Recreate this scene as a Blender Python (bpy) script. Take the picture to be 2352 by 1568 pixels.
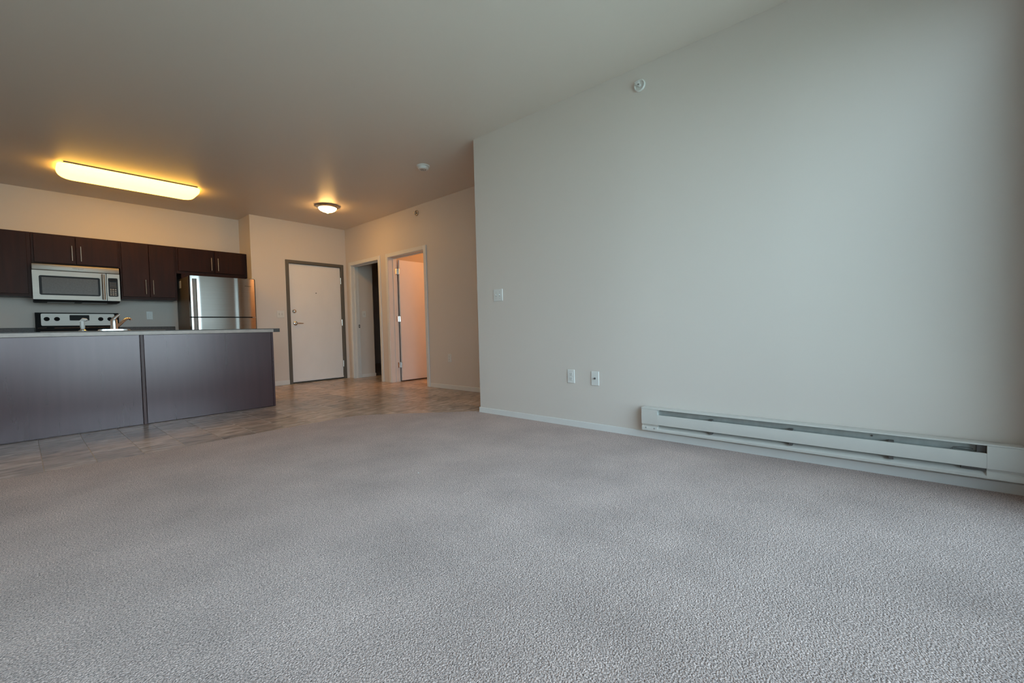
import bpy, bmesh, math, random
from mathutils import Vector, Matrix
random.seed(4)
for o in list(bpy.data.objects): bpy.data.objects.remove(o)
S = bpy.context.scene
COL = S.collection

# ---------------------------------------------------------------- camera
cam_d = bpy.data.cameras.new('camera'); cam = bpy.data.objects.new('camera', cam_d); COL.objects.link(cam)
F = Vector((0.75618782, 0.65364173, -0.03053625)); RT = Vector((0.65317152, -0.75680321, -0.0248168))
UP = RT.cross(F)
cam.matrix_world = Matrix(((RT.x, UP.x, -F.x, 0), (RT.y, UP.y, -F.y, 0), (RT.z, UP.z, -F.z, 0.84408), (0, 0, 0, 1)))
cam_d.sensor_fit = 'HORIZONTAL'; cam_d.sensor_width = 36.0
cam_d.lens = 978.993 / 2352 * 36.0
cam_d.clip_start = 0.02; cam_d.clip_end = 200
S.camera = cam

# ---------------------------------------------------------------- light and exposure
SKY = 7.3            # strength of the overcast sky
LAMP = (1.0, 0.50, 0.06)
FLUOR = 9.6          # emission of the kitchen light's lens
DOME = 54.0           # emission of the dome light's glass
BATH = 20.0          # watts of the lamp in the room behind the open door
S.view_settings.view_transform = 'Standard'; S.view_settings.look = 'None'
S.view_settings.gamma = 1.0; S.view_settings.use_curve_mapping = False
S.view_settings.exposure = 0.18
S.cycles.use_denoising = True
S.cycles.max_bounces = 10; S.cycles.diffuse_bounces = 6; S.cycles.glossy_bounces = 4
S.cycles.sample_clamp_indirect = 6.0
S.cycles.caustics_reflective = False; S.cycles.caustics_refractive = False
W = bpy.data.worlds.new('overcast_sky'); S.world = W; W.use_nodes = True
nt = W.node_tree; nt.nodes.clear()
tc = nt.nodes.new('ShaderNodeTexCoord'); sp = nt.nodes.new('ShaderNodeSeparateXYZ')
mr = nt.nodes.new('ShaderNodeMapRange'); mr.inputs[1].default_value = -0.1; mr.inputs[2].default_value = 1.0
rp = nt.nodes.new('ShaderNodeValToRGB')
rp.color_ramp.elements[0].position = 0.0; rp.color_ramp.elements[0].color = (0.70, 0.875, 1.0, 1)
rp.color_ramp.elements[1].position = 1.0; rp.color_ramp.elements[1].color = (0.52, 0.80, 1.10, 1)
bg = nt.nodes.new('ShaderNodeBackground'); bg.inputs[1].default_value = SKY
wo = nt.nodes.new('ShaderNodeOutputWorld')
nt.links.new(tc.outputs['Generated'], sp.inputs[0]); nt.links.new(sp.outputs[2], mr.inputs[0])
nt.links.new(mr.outputs[0], rp.inputs[0]); nt.links.new(rp.outputs[0], bg.inputs[0]); nt.links.new(bg.outputs[0], wo.inputs[0])

# ---------------------------------------------------------------- dimensions (metres; camera stands at x=y=0)
XR, XR2, YC = 3.043, 4.011, 3.075        # right wall, recessed hall wall, end of right wall
Y1, Y2, XJ = 7.486, 7.986, 2.437         # entry wall, kitchen wall, jog between them
H, YW, XL = 2.734, -0.72, -2.3          # ceiling, window wall, left wall
WIN = (0.22, 2.82, 0.03, 2.50); WIN_FILL = (-2.10, 0.0, 0.55, 2.50)       # patio door, then an unseen window added to even the light: x0, x1, z0, z1

for k, (a_, b_, c_, d_) in enumerate((WIN, WIN_FILL)):
    pl = bpy.data.lights.new('window_portal', 'AREA'); pl.shape = 'RECTANGLE'
    pl.size = b_ - a_; pl.size_y = d_ - c_; pl.cycles.is_portal = True
    po = bpy.data.objects.new('window_portal', pl); COL.objects.link(po)
    po.location = ((a_ + b_) / 2, YW - 0.10, (c_ + d_) / 2)
    po.rotation_euler = (math.radians(90), 0, 0)      # shines towards +y, into the room

# ---------------------------------------------------------------- materials
def mat(name, color, rough=0.5, metal=0.0, spec=0.5, emit=None, estr=0, noise=None, bump=None, coat=0):
    """noise: (scale xyz, amount) light/dark grain on the colour; bump: (scale, strength, distance)"""
    m = bpy.data.materials.new(name); m.use_nodes = True
    n = m.node_tree.nodes; l = m.node_tree.links; b = n['Principled BSDF']
    b.inputs['Base Color'].default_value = (*color, 1); b.inputs['Roughness'].default_value = rough
    b.inputs['Metallic'].default_value = metal; b.inputs['Specular IOR Level'].default_value = spec
    if coat: b.inputs['Coat Weight'].default_value = coat; b.inputs['Coat Roughness'].default_value = 0.12
    if emit: b.inputs['Emission Color'].default_value = (*emit, 1); b.inputs['Emission Strength'].default_value = estr
    g = n.new('ShaderNodeNewGeometry')
    if noise:
        mp = n.new('ShaderNodeMapping'); mp.inputs['Scale'].default_value = noise[0]
        l.new(g.outputs['Position'], mp.inputs[0])
        t = n.new('ShaderNodeTexNoise'); t.inputs['Scale'].default_value = 1; t.inputs['Detail'].default_value = 5
        l.new(mp.outputs[0], t.inputs[0])
        r = n.new('ShaderNodeMapRange'); r.inputs[1].default_value = 0.25; r.inputs[2].default_value = 0.75
        r.inputs[3].default_value = 1 - noise[1]; r.inputs[4].default_value = 1 + noise[1]
        l.new(t.outputs[0], r.inputs[0])
        mx = n.new('ShaderNodeMix'); mx.data_type = 'RGBA'; mx.blend_type = 'MULTIPLY'; mx.inputs[0].default_value = 1
        mx.inputs[6].default_value = (*color, 1); l.new(r.outputs[0], mx.inputs[7])
        l.new(mx.outputs[2], b.inputs['Base Color'])
    if bump:
        t2 = n.new('ShaderNodeTexNoise'); t2.inputs['Scale'].default_value = bump[0]; t2.inputs['Detail'].default_value = 3
        l.new(g.outputs['Position'], t2.inputs[0])
        bp = n.new('ShaderNodeBump'); bp.inputs['Strength'].default_value = bump[1]; bp.inputs['Distance'].default_value = bump[2]
        l.new(t2.outputs[0], bp.inputs['Height']); l.new(bp.outputs[0], b.inputs['Normal'])
    return m

M = {}
M['wall'] = mat('wall_paint', (0.70, 0.632, 0.585), 0.55, spec=0.35, bump=(140, 0.05, 0.002))
M['ceil'] = mat('ceiling_paint', (0.735, 0.655, 0.59), 0.44, spec=0.35, bump=(120, 0.04, 0.002))
M['trim'] = mat('white_trim_paint', (0.76, 0.745, 0.73), 0.4, noise=((9, 9, 9), 0.02))
M['door'] = mat('white_door_paint', (0.86, 0.82, 0.81), 0.42, noise=((6, 6, 3), 0.02))
M['steel_frame'] = mat('grey_frame_paint', (0.12, 0.11, 0.095), 0.4, noise=((12, 12, 5), 0.06))
M['dark'] = mat('dark_shadow_gap', (0.012, 0.01, 0.01), 0.7, noise=((20, 20, 20), 0.1))
M['plate'] = mat('white_plastic', (0.74, 0.73, 0.71), 0.3, noise=((30, 30, 30), 0.02))
M['black_plastic'] = mat('black_plastic', (0.009, 0.008, 0.008), 0.5, spec=0.08, noise=((30, 30, 30), 0.1))
M['heater'] = mat('heater_enamel', (0.62, 0.595, 0.56), 0.38, noise=((7, 7, 7), 0.03))
M['heater_in'] = mat('heater_galvanised', (0.42, 0.44, 0.43), 0.45, metal=0.3, noise=((25, 25, 9), 0.12))
M['wood'] = mat('espresso_wood', (0.016, 0.0045, 0.0028), 0.42, spec=0.25, noise=((30, 30, 2.2), 0.35), bump=(60, 0.03, 0.001))
M['wood2'] = mat('espresso_panel', (0.040, 0.0155, 0.019), 0.25, spec=0.9, noise=((16, 16, 1.2), 0.10))
for k_, c_ in (('wood2', (1, .85, .87, 1)), ('wood', (1, .72, .66, 1))): M[k_].node_tree.nodes['Principled BSDF'].inputs['Specular Tint'].default_value = c_
M['wood_edge'] = mat('espresso_edge_strip', (0.085, 0.046, 0.046), 0.36, spec=0.35, noise=((30, 30, 2), 0.25))
M['steel'] = mat('brushed_steel', (0.33, 0.305, 0.28), 0.46, metal=1, noise=((2, 2, 160), 0.06))
M['steel_f'] = mat('brushed_steel_fridge', (0.50, 0.48, 0.46), 0.16, metal=1, noise=((2, 2, 170), 0.05))
M['steel_dull'] = mat('satin_steel_panel', (0.49, 0.45, 0.41), 0.45, metal=0.4, noise=((2, 2, 120), 0.05))
M['nickel'] = mat('satin_nickel', (0.66, 0.61, 0.55), 0.25, metal=1, noise=((40, 40, 40), 0.03))
M['chrome'] = mat('chrome', (0.76, 0.74, 0.73), 0.17, metal=1, noise=((40, 40, 40), 0.02))
M['fridge_side'] = mat('grey_textured_side', (0.105, 0.09, 0.075), 0.45, noise=((50, 50, 50), 0.08), bump=(350, 0.1, 0.001))
M['grip'] = mat('grip_pocket_steel', (0.30, 0.27, 0.25), 0.5, metal=0.5, noise=((2, 2, 120), 0.05))
M['counter'] = mat('dark_laminate', (0.085, 0.072, 0.067), 0.4, spec=0.3, noise=((55, 55, 55), 0.3))
M['counter_edge'] = mat('laminate_edge', (0.46, 0.375, 0.335), 0.3, noise=((25, 25, 60), 0.12))
M['black_glass'] = mat('black_glass', (0.010, 0.009, 0.010), 0.25, spec=0.1, noise=((20, 20, 20), 0.1))
M['smoke_glass'] = mat('smoked_window', (0.06, 0.06, 0.063), 0.25, spec=0.25, noise=((60, 60, 60), 0.15))
M['display'] = mat('display_black', (0.010, 0.009, 0.009), 0.35, spec=0.08, noise=((60, 60, 60), 0.1))
M['print'] = mat('grey_print', (0.30, 0.30, 0.30), 0.4, noise=((60, 60, 60), 0.1))
M['darkprint'] = mat('dark_print', (0.10, 0.09, 0.085), 0.4, noise=((60, 60, 60), 0.1))
M['grout'] = mat('pale_grout', (0.47, 0.40, 0.345), 0.5, noise=((9, 9, 9), 0.1))
M['ground'] = mat('lawn_and_paving', (0.62, 0.61, 0.50), 0.9, noise=((0.6, 0.6, 0.6), 0.3))
M['lens'] = mat('lit_acrylic_lens', (0.8, 0.78, 0.7), 0.35, emit=LAMP, estr=FLUOR)
M['dome_glass'] = mat('lit_frosted_glass', (0.8, 0.78, 0.7), 0.3, emit=(1.0, 0.54, 0.16), estr=DOME)

def vinyl():
    m = bpy.data.materials.new('slate_look_vinyl'); m.use_nodes = True
    n = m.node_tree.nodes; l = m.node_tree.links; b = n['Principled BSDF']
    g = n.new('ShaderNodeNewGeometry'); oi = n.new('ShaderNodeObjectInfo')
    vm = n.new('ShaderNodeVectorMath'); vm.operation = 'SCALE'; vm.inputs['Scale'].default_value = 37
    cx = n.new('ShaderNodeCombineXYZ'); l.new(oi.outputs['Random'], cx.inputs[0]); l.new(oi.outputs['Random'], cx.inputs[1])
    l.new(cx.outputs[0], vm.inputs[0])
    ad = n.new('ShaderNodeVectorMath'); l.new(g.outputs['Position'], ad.inputs[0]); l.new(vm.outputs[0], ad.inputs[1])
    mp = n.new('ShaderNodeMapping'); mp.inputs['Scale'].default_value = (5.0, 17.0, 1); mp.inputs['Rotation'].default_value = (0, 0, 0.12)
    l.new(ad.outputs[0], mp.inputs[0])
    t = n.new('ShaderNodeTexNoise'); t.inputs['Scale'].default_value = 1.0; t.inputs['Detail'].default_value = 7
    t.inputs['Roughness'].default_value = 0.62; t.inputs['Distortion'].default_value = 0.6; l.new(mp.outputs[0], t.inputs[0])
    r = n.new('ShaderNodeValToRGB'); e = r.color_ramp.elements
    e[0].position = 0.28; e[0].color = (0.165, 0.126, 0.104, 1); e[1].position = 0.74; e[1].color = (0.70, 0.56, 0.47, 1)
    q = e.new(0.5); q.color = (0.40, 0.31, 0.258, 1)
    l.new(t.outputs[0], r.inputs[0])
    hv = n.new('ShaderNodeHueSaturation'); mr2 = n.new('ShaderNodeMapRange')
    mr2.inputs[3].default_value = 0.8; mr2.inputs[4].default_value = 1.2
    l.new(oi.outputs['Random'], mr2.inputs[0]); l.new(mr2.outputs[0], hv.inputs['Value']); l.new(r.outputs[0], hv.inputs['Color'])
    l.new(hv.outputs[0], b.inputs['Base Color'])
    b.inputs['Roughness'].default_value = 0.27; b.inputs['Specular IOR Level'].default_value = 0.7
    bp = n.new('ShaderNodeBump'); bp.inputs['Strength'].default_value = 0.25; bp.inputs['Distance'].default_value = 0.004
    l.new(t.outputs[0], bp.inputs['Height']); l.new(bp.outputs[0], b.inputs['Normal'])
    return m
M['vinyl'] = vinyl()

def carpet_mat():
    m = bpy.data.materials.new('carpet_pile'); m.use_nodes = True
    n = m.node_tree.nodes; l = m.node_tree.links; b = n['Principled BSDF']
    g = n.new('ShaderNodeNewGeometry')
    t = n.new('ShaderNodeTexNoise'); t.inputs['Scale'].default_value = 215; t.inputs['Detail'].default_value = 2
    t.inputs['Roughness'].default_value = 0.55; t.inputs['Distortion'].default_value = 0.25; l.new(g.outputs['Position'], t.inputs[0])
    v = n.new('ShaderNodeTexVoronoi'); v.inputs['Scale'].default_value = 200; l.new(g.outputs['Position'], v.inputs['Vector'])
    p = n.new('ShaderNodeTexNoise'); p.inputs['Scale'].default_value = 2.6; p.inputs['Detail'].default_value = 4
    l.new(g.outputs['Position'], p.inputs[0])
    r = n.new('ShaderNodeValToRGB'); e = r.color_ramp.elements
    e[0].position = 0.33; e[0].color = (0.196, 0.150, 0.137, 1); e[1].position = 0.69; e[1].color = (0.83, 0.635, 0.58, 1)
    l.new(t.outputs[0], r.inputs[0])
    mr3 = n.new('ShaderNodeMapRange'); mr3.inputs[1].default_value = 0.3; mr3.inputs[2].default_value = 0.7
    mr3.inputs[3].default_value = 0.86; mr3.inputs[4].default_value = 1.1; l.new(p.outputs[0], mr3.inputs[0])
    mx = n.new('ShaderNodeMix'); mx.data_type = 'RGBA'; mx.blend_type = 'MULTIPLY'; mx.inputs[0].default_value = 1
    l.new(r.outputs[0], mx.inputs[6]); l.new(mr3.outputs[0], mx.inputs[7]); l.new(mx.outputs[2], b.inputs['Base Color'])
    b.inputs['Roughness'].default_value = 0.95; b.inputs['Specular IOR Level'].default_value = 0.1
    b.inputs['Sheen Weight'].default_value = 0.15
    su = n.new('ShaderNodeMath'); su.operation = 'SUBTRACT'; l.new(t.outputs[0], su.inputs[0]); l.new(v.outputs['Distance'], su.inputs[1])
    bp = n.new('ShaderNodeBump'); bp.inputs['Strength'].default_value = 0.7; bp.inputs['Distance'].default_value = 0.005
    l.new(su.outputs[0], bp.inputs['Height']); l.new(bp.outputs[0], b.inputs['Normal'])
    return m
M['carpet'] = carpet_mat()

def glass_mat():
    m = bpy.data.materials.new('clear_pane'); m.use_nodes = True
    n = m.node_tree.nodes; l = m.node_tree.links; n.clear()
    o = n.new('ShaderNodeOutputMaterial'); t = n.new('ShaderNodeBsdfTransparent'); t.inputs[0].default_value = (0.94, 0.97, 0.95, 1)
    gl = n.new('ShaderNodeBsdfGlossy'); gl.inputs['Roughness'].default_value = 0.0
    fr = n.new('ShaderNodeFresnel'); fr.inputs[0].default_value = 1.25
    mx = n.new('ShaderNodeMixShader'); l.new(fr.outputs[0], mx.inputs[0]); l.new(t.outputs[0], mx.inputs[1]); l.new(gl.outputs[0], mx.inputs[2])
    l.new(mx.outputs[0], o.inputs[0]); return m
M['pane'] = glass_mat()

# ---------------------------------------------------------------- mesh helpers
class B:
    """collects shapes in world coordinates, then links them as ONE mesh object"""
    def __init__(self): self.bm = bmesh.new()
    def _add(self, t):
        me = bpy.data.meshes.new('tmp'); t.to_mesh(me); t.free(); self.bm.from_mesh(me); bpy.data.meshes.remove(me)
    def box(self, x0, x1, y0, y1, z0, z1, bev=0, seg=1):
        t = bmesh.new(); bmesh.ops.create_cube(t, size=1)
        sx, sy, sz = x1 - x0, y1 - y0, z1 - z0
        bmesh.ops.scale(t, vec=(sx, sy, sz), verts=t.verts)
        bmesh.ops.translate(t, vec=((x0 + x1) / 2, (y0 + y1) / 2, (z0 + z1) / 2), verts=t.verts)
        if bev:
            bev = min(bev, 0.45 * min(abs(sx), abs(sy), abs(sz)))
            bmesh.ops.bevel(t, geom=t.edges[:], offset=bev, segments=seg, affect='EDGES', profile=0.5)
        self._add(t); return self
    def prism(self, poly, axis, a0, a1):
        """extrude a 2D outline; axis x: poly=(y,z), y: (x,z), z: (x,y)"""
        t = bmesh.new()
        def P(u, v, a): return (a, u, v) if axis == 'x' else (u, a, v) if axis == 'y' else (u, v, a)
        lo = [t.verts.new(P(u, v, a0)) for u, v in poly]; hi = [t.verts.new(P(u, v, a1)) for u, v in poly]
        k = len(poly)
        for i in range(k): t.faces.new((lo[i], lo[(i + 1) % k], hi[(i + 1) % k], hi[i]))
        t.faces.new(lo[::-1]); t.faces.new(hi)
        bmesh.ops.recalc_face_normals(t, faces=t.faces); self._add(t); return self
    def lathe(self, prof, c, axis='z', n=24):
        """prof: (radius, height along axis) from first to last, closed at r=0"""
        t = bmesh.new(); rings = []
        for r, h in prof:
            ring = []
            for i in range(n if r > 1e-6 else 1):
                a = 2 * math.pi * i / n; u, v = r * math.cos(a), r * math.sin(a)
                q = (u, v, h) if axis == 'z' else (h, u, v) if axis == 'x' else (v, h, u)
                ring.append(t.verts.new(Vector(q) + Vector(c)))
            rings.append(ring)
        for a, b in zip(rings, rings[1:]):
            for i in range(n):
                j = (i + 1) % n
                f = [a[i % len(a)], a[j % len(a)], b[j % len(b)], b[i % len(b)]]
                f = list(dict.fromkeys(f))
                if len(f) > 2: t.faces.new(f)
        for ring in (rings[0], rings[-1]):
            if len(ring) > 2: t.faces.new(ring)
        bmesh.ops.recalc_face_normals(t, faces=t.faces); self._add(t); return self
    def tube(self, pts, r, n=10):
        """pts: list of points; r: radius or list of radii"""
        t = bmesh.new(); P = [Vector(p) for p in pts]; R = r if isinstance(r, (list, tuple)) else [r] * len(P)
        rings = []; prev = None
        for i, p in enumerate(P):
            d = (P[min(i + 1, len(P) - 1)] - P[max(i - 1, 0)]).normalized()
            if prev is None: u = d.orthogonal().normalized()
            else: u = (prev - d * prev.dot(d)).normalized()
            prev = u; w = d.cross(u)
            rings.append([t.verts.new(p + R[i] * (math.cos(2 * math.pi * k / n) * u + math.sin(2 * math.pi * k / n) * w)) for k in range(n)])
        for a, b in zip(rings, rings[1:]):
            for k in range(n): t.faces.new((a[k], a[(k + 1) % n], b[(k + 1) % n], b[k]))
        t.faces.new(rings[0][::-1]); t.faces.new(rings[-1])
        bmesh.ops.recalc_face_normals(t, faces=t.faces); self._add(t); return self
    def obj(self, name, m, parent=None, label=None, smooth=True):
        off = parent.get('_o', (0, 0, 0)) if parent else (0, 0, 0)
        me = bpy.data.meshes.new(name)
        bmesh.ops.translate(self.bm, vec=(-off[0], -off[1], -off[2]), verts=self.bm.verts)
        self.bm.to_mesh(me); self.bm.free()
        me.materials.append(m if not isinstance(m, str) else M[m])
        if smooth:
            for p in me.polygons: p.use_smooth = True
            me.set_sharp_from_angle(angle=math.radians(32))
        o = bpy.data.objects.new(name, me); COL.objects.link(o)
        if parent: o.parent = parent; o['_o'] = off
        if label: o['label'] = label
        return o
def thing(name, label, cat, loc=(0, 0, 0), group=None):
    o = bpy.data.objects.new(name, None); COL.objects.link(o); o.location = loc; o.empty_display_size = 0.05
    o['label'] = label; o['category'] = cat; o['_o'] = tuple(loc)
    if group: o['group'] = group
    return o
def struct_root(name, loc):
    o = bpy.data.objects.new(name, None); COL.objects.link(o); o.location = loc; o['_o'] = tuple(loc); o['kind'] = 'structure'; return o
def struct(name, b, m):
    o = b.obj(name, m); o['kind'] = 'structure'; return o
def text_obj(name, body, size, m, parent, loc, rot, depth=0.0006, italic=0.0):
    """flat raised lettering turned into a mesh"""
    c = bpy.data.curves.new(name, 'FONT'); c.body = body; c.size = size; c.extrude = depth; c.align_x = 'CENTER'; c.align_y = 'CENTER'; c.shear = italic
    c.resolution_u = 2
    t = bpy.data.objects.new(name, c); COL.objects.link(t)
    dg = bpy.context.evaluated_depsgraph_get(); me = bpy.data.meshes.new_from_object(t.evaluated_get(dg))
    bpy.data.objects.remove(t)
    me.transform(Matrix.Translation(Vector(loc)) @ Matrix.Rotation(rot[2], 4, 'Z') @ Matrix.Rotation(rot[0], 4, 'X'))
    off = parent.get('_o', (0, 0, 0)); me.transform(Matrix.Translation(-Vector(off)))
    me.materials.clear(); me.materials.append(M[m])
    o = bpy.data.objects.new(name, me); COL.objects.link(o); o.parent = parent; o['_o'] = tuple(off); return o

# ================================================================= STRUCTURE
X8, Y9 = 7.2, 10.2                       # far ends of the side rooms
floor = struct('floor', B().box(XL - .12, X8 + .1, YW - .12, Y9 + .1, -0.12, -0.0008), 'grout')
struct('ceiling', B().box(XL - .12, X8 + .1, YW - .12, Y9 + .1, H, H + 0.12), 'ceil')
struct('wall_right', B().box(XR, XR + .12, YW, YC, 0, H).box(XR, XR2 + .12, YC - .12, YC, 0, H), 'wall')
D2 = (6.40, 7.30, 2.05); D3 = (5.17, 6.10, 2.05)   # openings in the hall wall: y0, y1, height
T = .015
b = B()
ys = [YC, D3[0] - T, D3[1] + T, D2[0] - T, D2[1] + T, Y1]
b.box(XR2, XR2 + .12, ys[0], ys[1], 0, H).box(XR2, XR2 + .12, ys[2], ys[3], 0, H).box(XR2, XR2 + .12, ys[4], ys[5], 0, H)
b.box(XR2, XR2 + .12, ys[1], ys[2], D3[2] + T, H).box(XR2, XR2 + .12, ys[3], ys[4], D2[2] + T, H)
struct('wall_hall', b, 'wall')
b = B()                                   # entry wall with the door opening, and the jog that closes the fridge niche
b.box(XJ, 2.965, Y1, Y1 + .12, 0, H).box(3.935, XR2 + .12, Y1, Y1 + .12, 0, H).box(2.965, 3.935, Y1, Y1 + .12, 2.065, H)
b.box(XJ, XJ + .12, Y1 + .12, Y2, 0, H)
struct('wall_entry', b, 'wall')
struct('wall_light_block', B().box(2.9, 4.0, Y1 + .125, Y1 + .16, 0, 2.2), 'wall')  # unseen panel added behind the entry door to block sky light under it
struct('wall_kitchen', B().box(XL, XJ + .12, Y2, Y2 + .12, 0, H), 'wall')
struct('wall_left', B().box(XL - .12, XL, YW, Y2 + .12, 0, H), 'wall')
b = B(); e = YW - .08
b.box(XL - .12, WIN_FILL[0], e, YW, 0, H).box(WIN_FILL[1], WIN[0], e, YW, 0, H).box(WIN[1], XR + .12, e, YW, 0, H)
b.box(WIN[0], WIN[1], e, YW, WIN[3], H).box(WIN[0], WIN[1], e, YW, 0, WIN[2])
b.box(WIN_FILL[0], WIN_FILL[1], e, YW, WIN_FILL[3], H).box(WIN_FILL[0], WIN_FILL[1], e, YW, 0, WIN_FILL[2])
struct('wall_window', b, 'wall')
# rooms behind the two hall openings
struct('wall_partition', B().box(XR2 + .12, X8, 6.19, 6.31, 0, H), 'wall')
struct('wall_stub', B().box(XR2 + .135, 4.44, 7.315, 7.43, 0, H), 'wall')
struct('wall_far', B().box(X8, X8 + .1, YC, Y9 + .1, 0, H), 'wall')
struct('wall_bath', B().box(5.9, 6.0, YC, 6.19, 0, H).box(XR2 + .12, 5.9, 4.2, 4.3, 0, H), 'wall')
struct('wall_back', B().box(XR2 + .12, X8, Y9, Y9 + .1, 0, H).box(XR2 + .02, XR2 + .12, Y1 + .12, Y9, 0, H), 'wall')
struct('ground', B().box(-40, 40, -60, YW - .09, -0.45, -0.35), 'ground')

# baseboards
def basebd(name, b): struct(name, b, 'trim')
basebd('baseboard_right', B().box(XR - .011, XR, YW + .002, YC + .011, 0.0, .056, .003).box(XR - .011, XR2 - .012, YC, YC + .011, 0, .056, .003))
basebd('baseboard_hall', B().box(XR2 - .011, XR2, YC + .012, D3[0] - .077, 0, .062, .003))
basebd('baseboard_entry', B().box(XJ, 2.943, Y1 - .011, Y1, 0, .075, .003))
basebd('baseboard_stub', B().box(XR2 + .14, 4.452, 7.304, 7.315, 0, .062, .003).box(4.44, 4.452, 7.304, 7.43, 0, .062, .003))
basebd('baseboard_window', B().box(WIN[1] + .07, XR - .012, YW, YW + .011, 0, .062, .003))

# vinyl tiles, each one a part of the floor, laid in half-bond courses; carpet polygon cuts the first rows
TW, TL, TX, TY = 0.2465, 0.490, 0.075, 4.15
def clip(poly, f):
    out = []
    for i, p in enumerate(poly):
        q = poly[(i + 1) % len(poly)]; a, c = f(p), f(q)
        if a >= 0: out.append(p)
        if a * c < 0:
            s = a / (a - c); out.append((p[0] + s * (q[0] - p[0]), p[1] + s * (q[1] - p[1])))
    return out
YV, DG = 4.02, 6.19                       # straight vinyl edge, then the diagonal x+y=DG up to the wall corner
def tile_mesh(polys):
    me = bpy.data.meshes.new('tile'); vs = []; fs = []
    for poly in polys:
        k = len(poly); s = len(vs)
        vs += [(x, y, 0.0) for x, y in poly] + [(x, y, -0.003) for x, y in poly]
        fs.append(tuple(range(s, s + k)))
        for i in range(k): fs.append((s + i, s + k + i, s + k + (i + 1) % k, s + (i + 1) % k))
    me.from_pydata(vs, [], fs); me.update(); me.materials.append(M['vinyl']); return me
g_ = 0.0022; gy = 0.0032
full = tile_mesh([[(g_, gy), (TW - g_, gy), (TW - g_, TL - gy), (g_, TL - gy)]])
n_t = 0
def lay(x0, y0, me):
    o = bpy.data.objects.new('tile', me); COL.objects.link(o); o.parent = floor; o.location = (x0, y0, 0)
def hidden(x, y):                         # under the island, the kitchen units and the walls nothing shows
    return (x < 1.9 and 5.75 < y < 5.95) or (x < 2.4 and y > 7.5) or (x > 4.25 and y < 5.0) or x > 5.0 and y < 6.1
for i in range(-4, 21):
    for j in range(-3, 10):
        x0 = TX + i * TW; y0 = TY + j * TL + (TL / 2 if i % 2 else 0) - TL
        xc, yc = x0 + TW / 2, y0 + TL / 2
        if x0 < -0.95 or x0 > 5.2 or y0 > 7.9 or y0 < 2.9: continue
        if hidden(xc, yc): continue
        if yc > 7.45 and xc > 2.5 and xc < 4.2: continue
        if xc > 4.3 and 6.2 < yc + .1 and yc > 7.4: continue
        if y0 + g_ >= YV and not (y0 < 3.3): lay(x0, y0, full); n_t += 1; continue
        rect = [(x0 + g_, y0 + gy), (x0 + TW - g_, y0 + gy), (x0 + TW - g_, y0 + TL - gy), (x0 + g_, y0 + TL - gy)]
        rect = clip(rect, lambda p: p[1] - (YC + .002)) if x0 > 2.9 else rect
        up = clip(rect, lambda p: p[1] - YV) if rect else []
        lo = clip(clip(rect, lambda p: YV - p[1]), lambda p: p[0] + p[1] - DG) if rect else []
        lo = clip(lo, lambda p: XR2 - p[0]) if lo else []
        if len(lo) > 2 and len(up) > 2 and abs(max(p[0] for p in lo) - min(p[0] for p in lo) - (TW - 2 * g_)) < 1e-6 and min(p[0] + p[1] for p in rect) >= DG:
            polys = [rect]
        else: polys = [q for q in (up, lo) if len(q) > 2]
        polys = [[(p[0] - x0, p[1] - y0) for p in q] for q in polys]
        if polys: lay(x0, y0, tile_mesh(polys)); n_t += 1

cp = [(XL, YW), (XR - .011, YW), (XR - .011, YC + .011), (XR + .05, YC + .011), (DG - YV + .18, YV - .155), (DG - YV + .03, YV - .03), (DG - YV - .1, YV), (XL, YV)]
car = B().prism(cp, 'z', -0.003, 0.005).obj('carpet', 'carpet')
car['kind'] = 'stuff'; car['label'] = 'grey beige wall-to-wall pile carpet covering the near floor'; car['category'] = 'carpet'

# ---------------------------------------------------------------- patio door and added fill window (behind the camera: daylight comes through both)
for nm, (x0, x1, z0, z1) in (('window_1', WIN), ('window_fill', WIN_FILL)):
    w = struct_root(nm, (x0, YW, z0)); xm = (x0 + x1) / 2
    B().box(x0, x0 + .03, YW - .075, YW - .005, z0, z1).box(x1 - .03, x1, YW - .075, YW - .005, z0, z1).box(x0, x1, YW - .075, YW - .005, z1 - .03, z1).box(x0, x1, YW - .075, YW - .005, z0, z0 + .03).obj('frame', 'trim', w)
    for a, c, yy in ((x0 + .03, xm + .02, YW - .056), (xm - .02, x1 - .03, YW - .026)):
        sash = B().box(a, a + .04, yy - .012, yy + .012, z0 + .03, z1 - .03, .003).box(c - .04, c, yy - .012, yy + .012, z0 + .03, z1 - .03, .003).box(a + .04, c - .04, yy - .012, yy + .012, z1 - .08, z1 - .03, .003).box(a + .04, c - .04, yy - .012, yy + .012, z0 + .03, z0 + .09, .003).obj('sash', 'trim', w)
        B().box(a + .035, c - .035, yy - .003, yy + .003, z0 + .085, z1 - .075).obj('pane', 'pane', sash)
    B().box(xm - .010, xm + .010, YW - .014, YW + .01, 1.0, 1.2, .004).obj('handle', 'nickel', w)

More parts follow.
